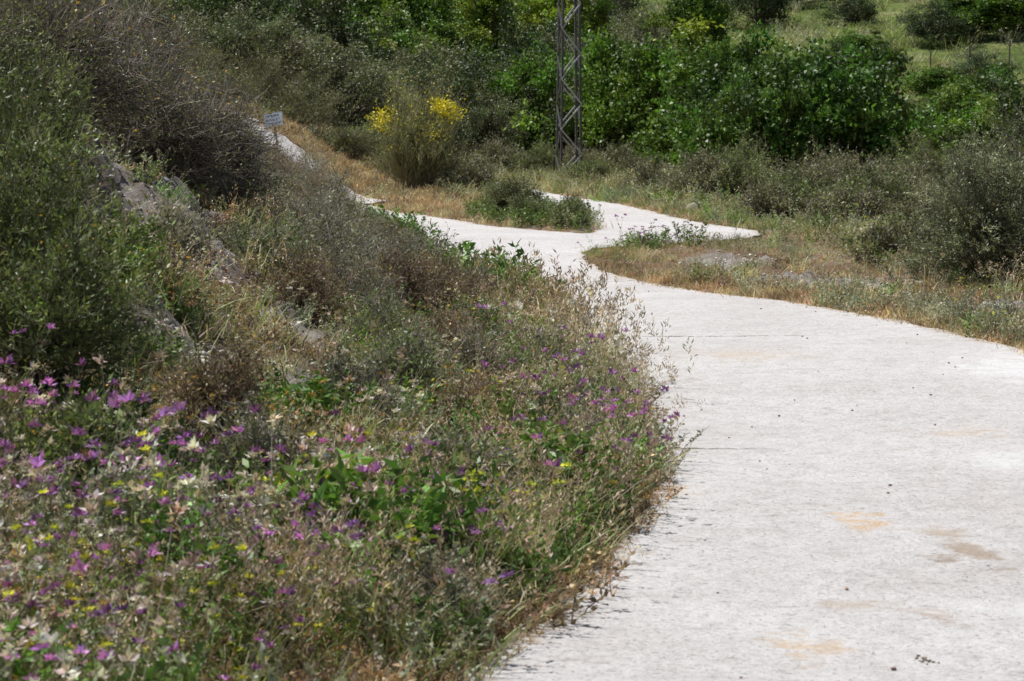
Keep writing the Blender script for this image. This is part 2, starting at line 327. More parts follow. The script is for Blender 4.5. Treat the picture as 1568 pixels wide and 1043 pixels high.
# ---------------------------------------------------------------- plant generators
def lumpf(d,ph):
    return 1+.22*np.sin(d[:,0]*3.1+ph[0])*np.cos(d[:,1]*3.7+ph[1])+.16*np.sin(d[:,2]*5+d[:,0]*4+ph[2])+.1*np.sin(d[:,1]*9+ph[3])
def bez(p0,p1,p2,k):
    t=np.linspace(0,1,k)[None,:,None];return (1-t)**2*p0[:,None]+2*t*(1-t)*p1[:,None]+t*t*p2[:,None]
def bush(rx,ry,rz,ns,nt_,nl,ll,lw,lcol,tcol,sr=.008,tl=.22,elev=.1,mid=(.35,.65),leafm=0,fl=None,nf=0,fs=.02,twr=.35,lspread=.9,tup=.35,br=.12):
    a=Acc();ph=R(0,6.28,4)
    th=R(0,2*math.pi,ns);z=R(elev,1,ns)**.85;r=np.sqrt(np.clip(1-z*z,0,1));d=np.stack([r*np.cos(th),r*np.sin(th),z],1)
    e=d*np.array([rx,ry,rz])*(lumpf(d,ph)*R(.5,1,ns)**.6)[:,None]
    b=np.stack([rng.normal(size=ns)*rx*br,rng.normal(size=ns)*ry*br,np.full(ns,-.08)],1)
    m=np.stack([b[:,0]+(e[:,0]-b[:,0])*mid[0],b[:,1]+(e[:,1]-b[:,1])*mid[0],e[:,2]*mid[1]],1)+rng.normal(size=(ns,3))*.05*rx
    P=bez(b,m,e,6);P[:,1:]+=rng.normal(size=(ns,5,3))*.02*rx
    tubes(a,P,np.linspace(1,.25,6)[None]*(sr*R(.6,1.3,ns))[:,None],cvar(tcol,ns))
    si=rng.integers(0,ns,nt_);t=R(.25,1,nt_)**.7*4.999;k=t.astype(int);f=(t-k)[:,None]
    p=P[si,k]*(1-f)+P[si,k+1]*f;tg=nrm(P[si,k+1]-P[si,k])
    td=nrm(tg*.55+rdir(nt_)*.7+np.array([0,0,tup]));tL=tl*R(.4,1.3,nt_)
    q=p+td*tL[:,None];md=(p+q)/2+rng.normal(size=p.shape)*tL[:,None]*.1
    tubes(a,np.stack([p,md,q],1),np.array([1,.7,.25])[None]*(sr*twr*R(.6,1.2,nt_))[:,None],cvar(tcol,nt_,.6))
    if nl:
        sv_=R(.45,1.6,ns)
        ti=rng.integers(0,nt_,nl);s=R(.1,1.05,nl)[:,None];lp=p[ti]*(1-s)+q[ti]*s
        ld=nrm(td[ti]*.6+rdir(nl)*lspread+np.array([0,0,.15]));tw=(R(.7,1.3,nt_)*sv_[si])[ti][:,None]
        leaves(a,lp,ld,ll*R(.6,1.3,nl),lw*R(.7,1.3,nl),cvar(lcol,nl,.25,.1)*tw,leafm)
    if fl is not None and nf:
        top=np.argsort(-(q[:,2]+R(0,.5*rz,nt_)))[:max(10,nt_//3)];ti=rng.choice(top,nf)
        lp=q[ti]+rng.normal(size=(nf,3))*.03;leaves(a,lp,rdir(nf),fs*R(.7,1.3,nf),fs*R(.7,1.3,nf),cvar(fl,nf,.2,.05))
    return a
def tree(h,w,ncl,npc,ll,lw,col,tcol=(.12,.10,.08),cz=.3,clr=.5,ntr=3,asp=1.,leafm=0,flat=.75):
    a=Acc();ph=R(0,6.28,4)
    d=rdir(ncl);d[:,2]=np.abs(d[:,2])*1.0-.35*(R(0,1,ncl)<.4)
    rr=R(.35,1,ncl)**.5*lumpf(d,ph)
    cc=np.array([0,0,h*cz])
    c=d*np.array([w/2,w/2,h*(1-cz)*.92])*rr[:,None]+cc;c[:,2]=np.maximum(c[:,2],.25*clr+R(0,.4,ncl))
    b=np.zeros((ntr,3));b[:,:2]=rng.normal(size=(ntr,2))*.12;b[:,2]=-.2
    e=np.stack([rng.normal(size=ntr)*w*.15,rng.normal(size=ntr)*w*.15,h*R(.6,.85,ntr)],1)
    P=bez(b,b*.5+e*np.array([.3,.3,.5]),e,8);P[:,1:]+=rng.normal(size=(ntr,7,3))*.04
    tubes(a,P,np.linspace(1,.2,8)[None]*(h*.022*R(.8,1.2,ntr))[:,None],np.array(tcol),sides=6)
    ti=rng.integers(0,ntr,ncl);kk=np.clip((c[:,2]/h*6).astype(int)-1,1,5);s=P[ti,kk]
    B=bez(s,(s+c)/2+np.array([0,0,-.1])*h*.3,c,5);tubes(a,B,np.linspace(1,.3,5)[None]*np.full((ncl,1),h*.007),np.array(tcol),sides=4)
    n=ncl*npc;ci=np.repeat(np.arange(ncl),npc)
    o=rdir(n)*(R(0,1,n)**.45)[:,None]*(clr*R(.6,1.3,ncl))[ci][:,None];o[:,2]*=flat
    sh=rng.normal(size=(ncl*14,3))*clr*.6;si=R(0,1,n)<.45;pick=ci*14+rng.integers(0,14,n)
    o=np.where(si[:,None],sh[pick]*R(.6,1.6,n)[:,None],o)
    cv=R(.5,1.5,(ncl,1))*(1+R(-.14,.14,(ncl,3)))
    leaves(a,c[ci]+o,nrm(nrm(o)*.6+rdir(n)+np.array([0,0,-.1])),ll*R(.6,1.3,n),lw*R(.7,1.3,n),cvar(col,n,.22,.08)*cv[ci],leafm)
    return a
ML=[M_LEAF,M_TWIG];MS=[M_SHINY,M_TWIG]
# ---------------------------------------------------------------- background trees
TT={}
TT['olive_tree']=[mkmesh('olive_tree',tree(4.2,4.2,66,230,.12,.045,(.15,.165,.095),cz=.32,clr=.48),ML) for _ in range(2)]
TT['broadleaf_tree']=[mkmesh('broadleaf_tree',tree(5.6,4.6,86,190,.17,.11,(.10,.165,.028),cz=.3,clr=.5),MS) for _ in range(3)]
TT['fig_tree']=[mkmesh('fig_tree',tree(4.2,4.6,80,170,.16,.12,(.07,.135,.026),cz=.25,clr=.44),MS) for _ in range(2)]
TT['evergreen_oak']=[mkmesh('evergreen_oak',tree(5,4.6,80,200,.13,.07,(.048,.07,.026),cz=.3,clr=.54),ML) for _ in range(2)]
TT['poplar_tree']=[mkmesh('poplar_tree',tree(6.5,3.6,80,180,.16,.11,(.17,.23,.035),cz=.28,clr=.47),MS) for _ in range(2)]
def put(kind,x,y,h=1.,w=1.):
    me=TT[kind][rng.integers(0,len(TT[kind]))];z=float(H(np.array([x]),np.array([y]))[0])
    mkobj(kind,me,(x,y,z-.05),R(0,6.28),(w,w*R(.9,1.1),h))
for k,x,y,h,w in [('olive_tree',-8.5,84,.9,1),('olive_tree',-6.2,88,1.0,1),('olive_tree',-4.2,91,1.05,1),('evergreen_oak',-2.3,93,.85,1),('olive_tree',-.8,91,.85,.8),('olive_tree',-3,96,1.3,1.1),
    ('broadleaf_tree',.6,94,.9,.9),('evergreen_oak',1.9,93,.95,1),('broadleaf_tree',3.4,91,1.05,1),('broadleaf_tree',5.0,88,.98,1),('poplar_tree',5.6,96,.85,1.1),('broadleaf_tree',6.9,84,.9,1),('poplar_tree',8.,93,.8,1.2),
    ('fig_tree',6.6,74,.85,.8),('fig_tree',8.2,72,1.0,.9),('fig_tree',9.9,73,1.05,.95),('fig_tree',11.0,77,.9,.9),('fig_tree',7.6,79,1.1,1),('broadleaf_tree',9.4,82,.85,1),
    ('evergreen_oak',-10.5,90,1,1),('olive_tree',-12.5,84,1,1),('evergreen_oak',-8.5,98,1.2,1.1),('evergreen_oak',-6,101,.95,1),('evergreen_oak',4.2,99,1.,1),('evergreen_oak',7.,100,.9,1.2),('evergreen_oak',-.6,99,1.0,1.1),
    ('broadleaf_tree',12.9,68,.5,.6),('fig_tree',14,84,.6,.8),('fig_tree',12.6,78,.5,.8),('fig_tree',16.3,80,.75,.8),('broadleaf_tree',18,95,.6,.8),('evergreen_oak',13.5,92,.6,.8)]: put(k,x,y,h,w)
kinds=['broadleaf_tree','evergreen_oak','olive_tree','poplar_tree','fig_tree']
for row,(y0,y1,n,pr) in enumerate([(102,118,23,[.3,.2,.25,.15,.1]),(118,145,28,[.3,.2,.25,.15,.1]),(145,190,28,[.25,.25,.3,.15,.05]),(190,290,34,[.3,.2,.35,.1,.05])]):
    for i in range(n):
        y=R(y0,y1);u=R(-.15,.105 if row<2 else .12)
        if row<2 and u>.09: continue
        put(rng.choice(kinds,p=pr),u*y,y,R(.7,1.15)*(1 if row<3 else 1.1),R(.95,1.3))
for x,y,h,w in [(26,150,.55,.9),(28.5,152,.6,1),(31,151,.6,1.1),(33,155,.9,1),(21,148,.35,.8),(24,172,.5,.9),(17,131,.5,.7),(19.5,135,.45,.8),(22,126,.35,.7),(30,128,.5,.9),(18,190,.6,1),(34,200,.7,1),(25,130,.4,.8),(16,112,.45,.8),(20,110,.4,.9),(23,112,.55,.9),(31,190,.5,1)]: put('evergreen_oak' if R(0,1)<.75 else 'broadleaf_tree',x,y,h,w)
AL=mkmesh('almond_tree',tree(4,4,40,60,.1,.05,(.10,.13,.05),cz=.45,clr=.5,ntr=2),ML)
for x,y in [(32,178),(36,182),(39,176),(27,205)]: mkobj('almond_tree',AL,(x,y,float(H(np.array([x]),np.array([y]))[0])),R(0,6))
# ---------------------------------------------------------------- shrubs
def shrub(name,x,y,acc,dz=0.,mats=ML,rz=0):
    z=float(H(np.array([x]),np.array([y]))[0]);return mkobj(name,mkmesh(name,acc,mats),(x,y,z+dz),rz)
shrub('broom_bush',-2.55,67,bush(1.6,1.2,3.15,460,6200,21000,.10,.017,(.26,.265,.14),(.24,.24,.15),sr=.010,tl=.5,elev=.25,mid=(.25,.6),fl=(.55,.46,.04),nf=450,fs=.055,tup=.9,twr=.5,lspread=.4))
me_y=Acc();n=1050;c=np.array([[-1.0,-.3,2.2],[.6,-.4,2.5],[.9,-.3,2.3],[.35,-.6,1.7],[-.95,-.4,2.0]]);ci=rng.choice(5,n,p=[.25,.3,.2,.1,.15])
leaves(me_y,c[ci]+rng.normal(size=(n,3))*np.array([.17,.2,.13]),rdir(n),np.full(n,.07),np.full(n,.05),cvar((.58,.48,.03),n,.25,.04))
mkobj('yellow_blossom',mkmesh('yellow_blossom',me_y,[M_LEAF]),(0,0,0),0,(1,1,1),bpy.data.objects['broom_bush'])
for x,y,r,h,gr in [(-4.7,26.5,1.4,1.8,0),(-3.8,24.8,.9,1.0,0),(-3.6,27.5,1.0,1.4,0),(-5.3,23.5,1.4,1.8,1),(-5.3,30.,1.5,1.8,0),(-4.1,31,1.05,1.2,0),(-6.3,27,1.6,2.2,1),(-4.3,22.4,.9,1.1,1)]:
    shrub('dry_thorn_bush',x,y,bush(r,r,h,200,6000,14000 if gr else 8500,.038,.018,(.15,.16,.07),(.20,.175,.15),sr=.014,tl=.42,elev=.02,mid=(.5,.8),twr=.32,tup=.1,fl=(.45,.27,.05),nf=130,fs=.035))
for x,y,r,h in [(-3.9,19.2,.7,.9),(-4.7,19,1.1,1.5)]:
    shrub('green_broom_shrub',x,y,bush(r,r,h,200,4200,18000,.036,.013,(.14,.17,.06),(.18,.17,.12),sr=.009,tl=.3,twr=.35))
for x,y,r,h in [(-2.45,12.6,.55,.8),(-2.1,11.2,.38,.4),(-2.95,14.6,.65,.95),(-3.5,16.8,.75,1.0)]:
    shrub('green_broom_shrub',x,y,bush(r,r,h,130,2400,11000,.038,.015,(.13,.165,.06),(.2,.2,.13),sr=.006,tl=.2,twr=.4,fl=(.45,.26,.04),nf=50,fs=.018,lspread=.6))
for x,y,r,h,t in [(-1.5,20.7,.6,.65,1),(-1.15,22.6,.6,.6,0),(-1.9,23.6,.7,.8,1),(-1.3,26,.75,.8,1),(-2.2,27,.8,.85,1),(-1.9,30.5,.85,.8,1),(-2.8,33.5,.9,.8,1),(-2.1,36,.8,.7,0),(-3.1,38.5,1,.9,1),(-3.6,43,1,.9,0),(-4.9,40,1.2,1.1,1),(-4.1,48,1,.95,1),(-5.2,51,1.2,1.,0),(-4.75,56.5,.75,1.2,1),(-4.3,54.2,.6,.8,0),(-4.15,57.6,.35,.6,1),(-.5,24.8,.5,.55,1),(-1.1,28.5,.6,.55,1),(-2.2,21.6,.55,.6,2),(-1.0,18.7,.45,.5,2),(-.5,19.6,.45,.45,0),(-4.4,35,1.1,1.2,1),(-5.4,45,1.3,1.2,1),(-.75,16.4,.35,.4,2),(-1.0,14.8,.34,.38,1),(-1.7,13.6,.32,.38,0),(-.25,12.7,.26,.32,2),(-1.3,12.5,.3,.36,1),(-.2,20.4,.4,.45,2),(-.75,23.3,.5,.5,0),(-1.7,19.6,.45,.5,0),(.1,22.4,.35,.35,2),(-.35,18.4,.3,.35,1),(-2.4,24.9,.6,.7,1),(-.2,15.7,.25,.28,0),(.2,18.7,.3,.35,2),(-2.6,18.2,.3,.4,1),(.45,16.2,.25,.3,2),(.2,14.7,.22,.26,2),(-.3,10.0,.2,.26,1),(-1.6,10.4,.25,.3,2)]:
    lc=[(.19,.16,.105),(.205,.205,.14),(.14,.18,.07)][t]
    tc=(.28,.25,.22) if t else (.25,.18,.14)
    q=.6 if r<.47 else 1
    shrub('grey_shrub',x,y,bush(r,r,h,int(100*q),int(2500*q),int(8000*q),.032,.013,lc,tc,sr=.006,tl=.2,twr=.4,fl=(.42,.24,.05),nf=60 if not t else 0,fs=.02))
shrub('green_shrub',.02,26.4,bush(.42,.5,.55,60,1200,6500,.05,.018,(.13,.20,.055),(.14,.16,.08),sr=.005,tl=.16,twr=.4));shrub('green_shrub',.3,23.2,bush(.4,.5,.45,60,1200,6500,.04,.013,(.17,.21,.085),(.16,.16,.09),sr=.005,tl=.15,twr=.4))
for x,y,r,h in [(6.3,31.8,1.3,1.95),(7.4,33,1.7,2.6),(7.6,30.8,1.2,1.8)]:
    shrub('wild_olive_shrub',x,y,bush(r,r,h,230,5200,36000,.055,.016,(.17,.19,.115),(.14,.13,.10),sr=.012,tl=.3,elev=.03,twr=.3))
for x,y,r,h,t in [(5.6,52.5,.7,.5,0),(6.1,53,1.0,.8,1),(4.6,61,1.0,.9,0),(5.6,61,1.2,1.1,1),(6.9,56,1.2,.95,0),(7.6,51.5,1.1,.8,1),(8.3,60,1.3,1.2,0),(8.9,55,1.2,.9,0),(6.8,48.5,.7,.5,0),(9.6,49,1.2,.9,1),(7.8,44,.9,.5,0),(9.,42,1.1,.8,1),(10.5,62,1.4,1.3,1),(3.9,68,1.,.8,0),(2.6,77,1.,.6,1),(6.2,66,1.3,1.3,1),(11.5,56,1.3,1.2,0),
                  (.9,86,1.1,1.0,1),(-.6,87,1.1,1.2,0),(2.6,86,1.2,1.1,0),(3.6,80,1.1,1.,0),(-3.6,75,1.,1.2,1),(-1.1,68.5,.8,1.0,0),(-1.55,66.3,.6,.7,0),(-4.4,80,1.2,1.2,1),(5.3,35,.5,.4,0),(6.4,38.5,.6,.5,0)]:
    lc=(.14,.18,.07) if t else (.18,.185,.115)
    q=.35 if r<.65 else 1
    shrub('scrub_bush',x,y,bush(r,r,h*1.15,int(130*q),int(2200*q),int(9000*q),.07,.028,lc,(.22,.18,.145),sr=.01,tl=.35 if q==1 else .2,twr=.4))
for x,y,r,h in [(-.2,52.5,.6,.9),(.35,50,.45,.42),(1.1,47.6,.32,.32),(.3,55,.5,.6),(1.3,50.8,.25,.5)]:
    shrub('roadside_bush',x,y,bush(r,r,h,110,2200,9500,.05,.019,(.14,.165,.075),(.2,.16,.12),sr=.006,tl=.25,twr=.4))
for x,y,r,h in [(-5,72,1.2,.9),(-6.5,75,1.4,1.6),(-8,78,1.5,1.8),(-8.5,70,1.3,1.),(-10,74,1.6,1.8)]:
    shrub('scrub_bush',x,y,bush(r,r,h,130,2500,10000,.07,.022,(.13,.15,.065),(.2,.17,.13),sr=.01,tl=.4))
# ---------------------------------------------------------------- ground-cover templates
def tuft(n,h,col,w=.005,sp=.07,bend=.5,lean=.5):
    a=Acc();p=np.c_[rng.normal(size=(n,2))*sp,np.full(n,-.02)];d=np.c_[rng.normal(size=(n,2))*lean,np.ones(n)]
    blades(a,p,d,h*R(.45,1.1,n),w*R(.6,1.3,n),R(.1,1,n)*bend,cvar(col,n,.4,.1));return a.arr()
def herb(ns,h,col,ll,lw,nlv,sp=.06,lean=.35,scol=(.09,.12,.04),fl=None,fs=.02,fn=1,fr=.012):
    a=Acc();p=np.c_[rng.normal(size=(ns,2))*sp,np.full(ns,-.02)];d=nrm(np.c_[rng.normal(size=(ns,2))*lean,np.ones(ns)]);L=h*R(.55,1.1,ns)
    q=p+d*L[:,None]+np.c_[rng.normal(size=(ns,2))*.12*h,np.zeros(ns)];m=p+d*L[:,None]*.55
    P=np.stack([p,m,q],1);tubes(a,P,np.array([1,.8,.4])[None]*np.full((ns,1),.0028),cvar(scol,ns))
    n=ns*nlv;si=np.repeat(np.arange(ns),nlv);t=R(.05,.98,n)[:,None]
    lp=(1-t)**2*p[si]+2*t*(1-t)*m[si]+t*t*q[si]
    ld=np.c_[rng.normal(size=(n,2)),R(.1,1.,n)]
    leaves(a,lp,ld,ll*R(.5,1.2,n)*(1.2-.6*t[:,0]),lw*R(.6,1.2,n),cvar(col,n,.35,.1))
    if fl is not None:
        k=12*fn;fi=np.repeat(np.arange(ns),k);c=q[fi]+(rng.normal(size=(ns,fn,3))*.02)[fi,np.tile(np.repeat(np.arange(fn),12),ns)]
        dd=rdir(len(fi));dd[:,2]=np.abs(dd[:,2]);leaves(a,c+dd*fr*.3,dd,fs*R(.7,1.2,len(fi)),np.full(len(fi),fs*.45),cvar(fl,len(fi),.3,.1))
    return a.arr()
def oat(n,h,col,hc):
    a=Acc();p=np.c_[rng.normal(size=(n,2))*.05,np.full(n,-.02)];d=np.c_[rng.normal(size=(n,2))*.28,np.ones(n)]
    tip=blades(a,p,d,h*R(.6,1.1,n),np.full(n,.004),R(.2,.8,n),cvar(col,n))
    k=9;ti=np.repeat(np.arange(n),k);o=rng.normal(size=(n*k,3))*np.array([.012,.012,.03])
    leaves(a,tip[ti]+o,np.c_[rng.normal(size=(n*k,2))*.5,np.full(n*k,.6)],.034*R(.7,1.3,n*k),np.full(n*k,.009),cvar(hc,n*k))
    return a.arr()
T3=lambda f:[f() for _ in range(4)]
G={}
G['dry_grass']=T3(lambda:tuft(28,.26,(.50,.41,.28),.007))
G['short_dry']=T3(lambda:tuft(34,.12,(.42,.31,.21),.007,.08))
G['brown']=T3(lambda:herb(9,.17,(.32,.22,.145),.034,.014,14,.07,.7,(.3,.2,.14)))
G['green_grass']=T3(lambda:tuft(26,.26,(.21,.26,.09),.008))
G['greyherb']=T3(lambda:herb(8,.30,(.29,.30,.21),.038,.013,20,.06,.5,(.34,.31,.24)))
G['greenherb']=T3(lambda:herb(8,.34,(.14,.22,.055),.07,.02,16,.05,.35,(.14,.19,.07)))
G['bigleaf']=T3(lambda:herb(11,.46,(.105,.20,.04),.14,.034,16,.08,.3,(.12,.18,.04)))
G['purple']=T3(lambda:herb(4,.48,(.20,.225,.13),.06,.017,9,.09,.3,(.22,.22,.14),(.36,.15,.42),.036,1))
G['pinkdry']=T3(lambda:herb(4,.46,(.33,.30,.23),.045,.013,8,.08,.3,(.38,.33,.26),(.52,.43,.42),.038,1))
G['yellow']=T3(lambda:herb(4,.4,(.19,.23,.1),.045,.014,10,.06,.3,(.19,.21,.11),(.58,.54,.06),.024,1))
G['oat']=T3(lambda:oat(12,.5,(.42,.37,.25),(.40,.30,.24)))
G['orange']=T3(lambda:herb(8,.3,(.29,.24,.13),.03,.011,12,.07,.5,(.3,.22,.14),(.42,.25,.08),.016,1))
ACC={}
NAMES={'dry_grass':'dry_grass','short_dry':'dry_grass','brown':'dry_weeds','green_grass':'green_grass','greyherb':'grey_herbs','greenherb':'green_weeds','bigleaf':'leafy_plants','purple':'purple_thistles','pinkdry':'faded_thistles','yellow':'yellow_wildflowers','oat':'wild_oats','orange':'dry_weeds'}
def scat(kind,x,y,s0=.7,s1=1.3,cv=.35,dz=0):
    k=R(0,1,len(x))>bare(x,y)*(.95 if kind!='short_dry' else .88);x=x[k];y=y[k]
    n=len(x)
    if n==0:return
    z=H(x,y)+dz;ac=ACC.setdefault(NAMES[kind],Acc());w=rng.integers(0,4,n);s=R(s0,s1,n);ro=R(0,6.28,n);cm=R(1-cv,1+cv,(n,1))*(1+R(-.07,.07,(n,3)));zs=R(.7,1.25,n)
    # vigour and tone vary in patches, as on real ground
    pa=fbm(x*1.9,y*1.3,201,3);pb=fbm(x*1.1+9,y*.8,233,3)
    cm=cm*(.55+1.0*pa)[:,None]*np.stack([1.12-.3*pb,.98+.05*pb,.95+.05*pb],1)
    s=s*(.62+.85*fbm(x*2.2,y*1.6,251,3))
    low=(y>33)&(y<47)&(x>.8)&(x<5.2);s=np.where(low,s*.5,s)
    for v in range(4):
        k=w==v;stamp(ac,G[kind][v],np.c_[x,y,z][k],ro[k],s[k],cm[k],zs[k])
def samp(n,y0,y1,side,dmax,dmin=.02,p=1.):
    y=y0*(y1/y0)**R(0,1,n);d=dmin+(dmax-dmin)*R(0,1,n)**p
    if side<0: x=xfoot(y)-d
    else: x=np.interp(y,[6,12,18,22,23.6,25.7,27,28.9,30.5,32.6,34.3,37,39.7,40.1],[4.3,4.7,4.8,4.75,4.57,4.28,3.76,3.25,2.6,1.9,1.35,1.1,1.19,1.9])+d
    k=sdist(x,y)>.0;return x[k],y[k]
def patch(x,y,s,lo,seed):
    k=fbm(x*s,y*s,seed,3)>lo;return x[k],y[k]
sd_=0
for kind,n,lo,s0,s1,dm in [('dry_grass',1500,.45,.5,1.2,4.5),('short_dry',2700,.38,.6,1.3,4.2),('brown',2200,.40,.6,1.6,4.2),('green_grass',1100,.46,.6,1.2,4),('greyherb',2100,.44,.6,1.4,5),('greenherb',1050,.47,.5,1.1,4),('orange',500,.47,.6,1.2,4.5),('oat',420,.46,.5,1.0,4)]:
    sd_+=5
    x,y=samp(n,7.5,34,-1,dm,.04);x,y=patch(x,y,1.3,lo,sd_);scat(kind,x,y,s0,s1)
x,y=samp(2400,7.5,45,-1,.4,.0);scat('short_dry',x,y,.4,.9)
x,y=samp(1300,7.5,45,-1,.5,.0);scat('brown',x,y,.35,1.)
x,y=samp(800,8,40,-1,.9,.12);scat('green_grass',x,y,.55,1.)
x,y=samp(750,11,34,-1,1.2,.15);scat('greenherb',x,y,.55,1.1)
x,y=samp(400,9,30,-1,1.2,.15);scat('oat',x,y,.6,1.1)
x,y=samp(170,7.3,12.5,-1,3.2,.5);scat('purple',x,y,.6,1.05)
x,y=samp(330,7.3,12.0,-1,3.2,.6);scat('pinkdry',x,y,.6,1.1)
x,y=samp(90,8,14,-1,1.8,.3);scat('yellow',x,y,.6,1.)
x,y=samp(45,12.5,20,-1,1.0,.1);scat('purple',x,y,.6,.95)
x,y=samp(150,13,34,-1,3,.1);scat('pinkdry',x,y,.5,1.)
x,y=samp(90,14,34,-1,2,.1);scat('yellow',x,y,.5,.9)
def cl(kind,cx,cy,r,n,s0,s1):
    x=cx+rng.normal(size=n)*r;y=cy+rng.normal(size=n)*r*1.6;k=sdist(x,y)>.06;scat(kind,x[k],y[k],s0,s1)
for c in [(-.62,10.7,.17,19,.85,1.3),(-.3,11.9,.15,5,.6,.9),(-1.25,9.6,.15,6,.6,.9),(.22,13.2,.18,9,.6,.85),(.35,15.1,.2,7,.6,.8),(-.15,27.6,.35,34,1.,1.6),(.1,26,.3,22,.9,1.3),(.35,24,.25,14,.8,1.1),(-.9,31.5,.3,12,.9,1.2),(-1.5,37.5,.3,10,.9,1.2),(-1.35,14.4,.15,7,.6,.9),(-2.,39,.4,10,1,1.3),(-1.8,12.0,.15,5,.5,.8)]:
    cl('bigleaf',*c);cl('greenherb',c[0],c[1],c[2]*1.3,c[3],.7,1.2)
cl('oat',.75,19.5,.2,34,1.,1.5);cl('oat',.5,22,.25,36,1.,1.5);cl('oat',.1,24.5,.3,26,.9,1.4);cl('pinkdry',.7,20.5,.3,20,1.,1.4);cl('oat',.7,17.5,.2,20,.8,1.2)
cl('purple',.45,15.5,.22,13,.8,1.1);cl('purple',.3,17.2,.25,8,.8,1.1);cl('purple',-.6,10.6,.3,9,.9,1.25);cl('yellow',-.15,11.4,.2,12,.7,1)
for kind,n,s0,s1,dm in [('short_dry',1500,1,2,5),('dry_grass',1200,.8,1.4,6),('greyherb',1300,1,1.8,6),('green_grass',600,.8,1.3,3),('greenherb',500,.8,1.2,3),('brown',900,1,2,5)]:
    x,y=samp(n,34,60,-1,dm,.02);scat(kind,x,y,s0,s1)
def area(kind,n,x0,x1,y0,y1,s0,s1,lo=0,seed=3):
    x=R(x0,x1,n);y=R(y0,y1,n);k=sdist(x,y)>.08
    k&=~((np.abs(x+5.6)<1.8)&(np.abs(y-63.2+ (x+5.6)*1.1)<1.3))
    x,y=x[k],y[k]
    if lo: x,y=patch(x,y,.5,lo,seed)
    scat(kind,x,y,s0,s1)
area('short_dry',3200,-10,0.5,56,80,1,2.2);area('dry_grass',1000,-10,0,56,82,.8,1.4);area('brown',700,-10,0,56,80,1,2)
area('greyherb',350,-10,0,60,84,1,2,.5)
area('dry_grass',450,-3,1.8,46,72,.8,1.3);area('short_dry',900,-3,1.8,46,74,1,2);area('greenherb',140,-1,1.8,46,58,.9,1.4)
for kind,n,lo,s0,s1 in [('short_dry',3200,.3,.7,1.8),('dry_grass',1600,.44,.7,1.2),('green_grass',1100,.46,.7,1.3),('greyherb',1400,.45,.8,1.4),('brown',1400,.37,.8,1.6),('oat',350,.46,.7,1.2),('yellow',60,0,.7,1),('greenherb',320,.48,.8,1.2)]:
    x,y=samp(n,19,41,1,5.5,.03);x,y=patch(x,y,.7,lo,len(kind))
    scat(kind,x,y,s0,s1)
x,y=samp(1400,19,40,1,.5,.0);scat('short_dry',x,y,.6,1.2)
for kind,n,s0,s1 in [('short_dry',1700,1,2),('dry_grass',1200,.9,1.5),('green_grass',1200,1,1.6),('greyherb',1400,1,1.9),('greenherb',450,1,1.5),('yellow',100,1,1.3)]:
    area(kind,n,1.2,13,38,64,s0,s1,.38,len(kind)+2)
cl('greenherb',2.2,38.8,.25,18,1.8,2.8);cl('purple',1.9,38.4,.25,8,1.8,2.2);cl('greyherb',3.3,38.9,.25,16,1.8,2.8);cl('dry_grass',2.0,37.5,.5,20,1.6,2.4)
for kind,n in [('dry_grass',900),('green_grass',900),('greyherb',900)]: area(kind,n,-2,14,62,92,1.2,2.4)
for kind,n in [('green_grass',2600),('dry_grass',1300),('greyherb',1300)]: area(kind,n,8,42,95,200,2.5,4.5,.42,len(kind))
for nm,ac in ACC.items():
    if ac.n: mkobj(nm,mkmesh(nm,ac,ML))
# ---------------------------------------------------------------- stones
def rock_t(sub=2):
    bm=bmesh.new();bmesh.ops.create_icosphere(bm,subdivisions=sub,radius=1)
    V=np.array([v.co[:] for v in bm.verts]);T=np.array([[v.index for v in f.verts] for f in bm.faces]);bm.free()
    s=R(0,50);f=1+.5*(fbm(V[:,0]*1.7+s,V[:,1]*1.7+V[:,2]*1.3,4)-.45)+.25*(fbm(V[:,1]*4+s,V[:,2]*4,8)-.45)
    V=V*f[:,None]*np.array([1,R(.65,.95),R(.4,.6)])
    for _ in range(7):
        nn=rdir(1)[0];dd=V@nn;V=V-np.outer(np.clip(dd-.58,0,9),nn)
    return (V,np.ones((len(V),3)),np.zeros((0,4),int),T,np.zeros(0,int),np.zeros(len(T),int))
RT=[rock_t() for _ in range(5)];M_ROCK=foliage('stone',0,.9,.15)
def stones(name,x,y,s,col,dz=.3,cv=.25):
    ac=Acc();n=len(x);z=H(x,y)+s*dz*.5;w=rng.integers(0,5,n);cm=cvar(np.array(col)/GAIN*1.15,n,cv,.04)
    for v in range(5):
        k=w==v;stamp(ac,RT[v],np.c_[x,y,z][k],R(0,6.28,k.sum()),s[k],cm[k])
    return mkobj(name,mkmesh(name,ac,[M_ROCK]))
x,y=samp(2600,7.5,40,-1,5,.05);x,y=patch(x,y,1.0,.5,77);stones('gravel',x,y,.008+.035*R(0,1,len(x))**4,(.44,.40,.36))
X_=[];Y_=[]
for (bx,by,rx,ry) in BARE:
    n=int(500*rx*ry)+60;X_.append(bx+rng.normal(size=n)*rx*.6);Y_.append(by+rng.normal(size=n)*ry*.6)
x=np.concatenate(X_);y=np.concatenate(Y_);k=sdist(x,y)>.1;x,y=x[k],y[k];stones('gravel',x,y,.008+.04*R(0,1,len(x))**5,(.52,.48,.44))
x=-2.85+rng.normal(size=240)*.45;y=20.5+rng.normal(size=240)*1.6;stones('bank_rocks',x,y,.015+.08*R(0,1,240)**4,(.44,.40,.36),.0)
x,y=samp(800,19,40,1,5.5,.1);stones('gravel',x,y,.01+.04*R(0,1,len(x))**4,(.44,.40,.36))
x=R(-1.5,4.6,700);y=8+24*R(0,1,700)**1.3;k=sdist(x,y)<-.05;x,y=x[k],y[k]
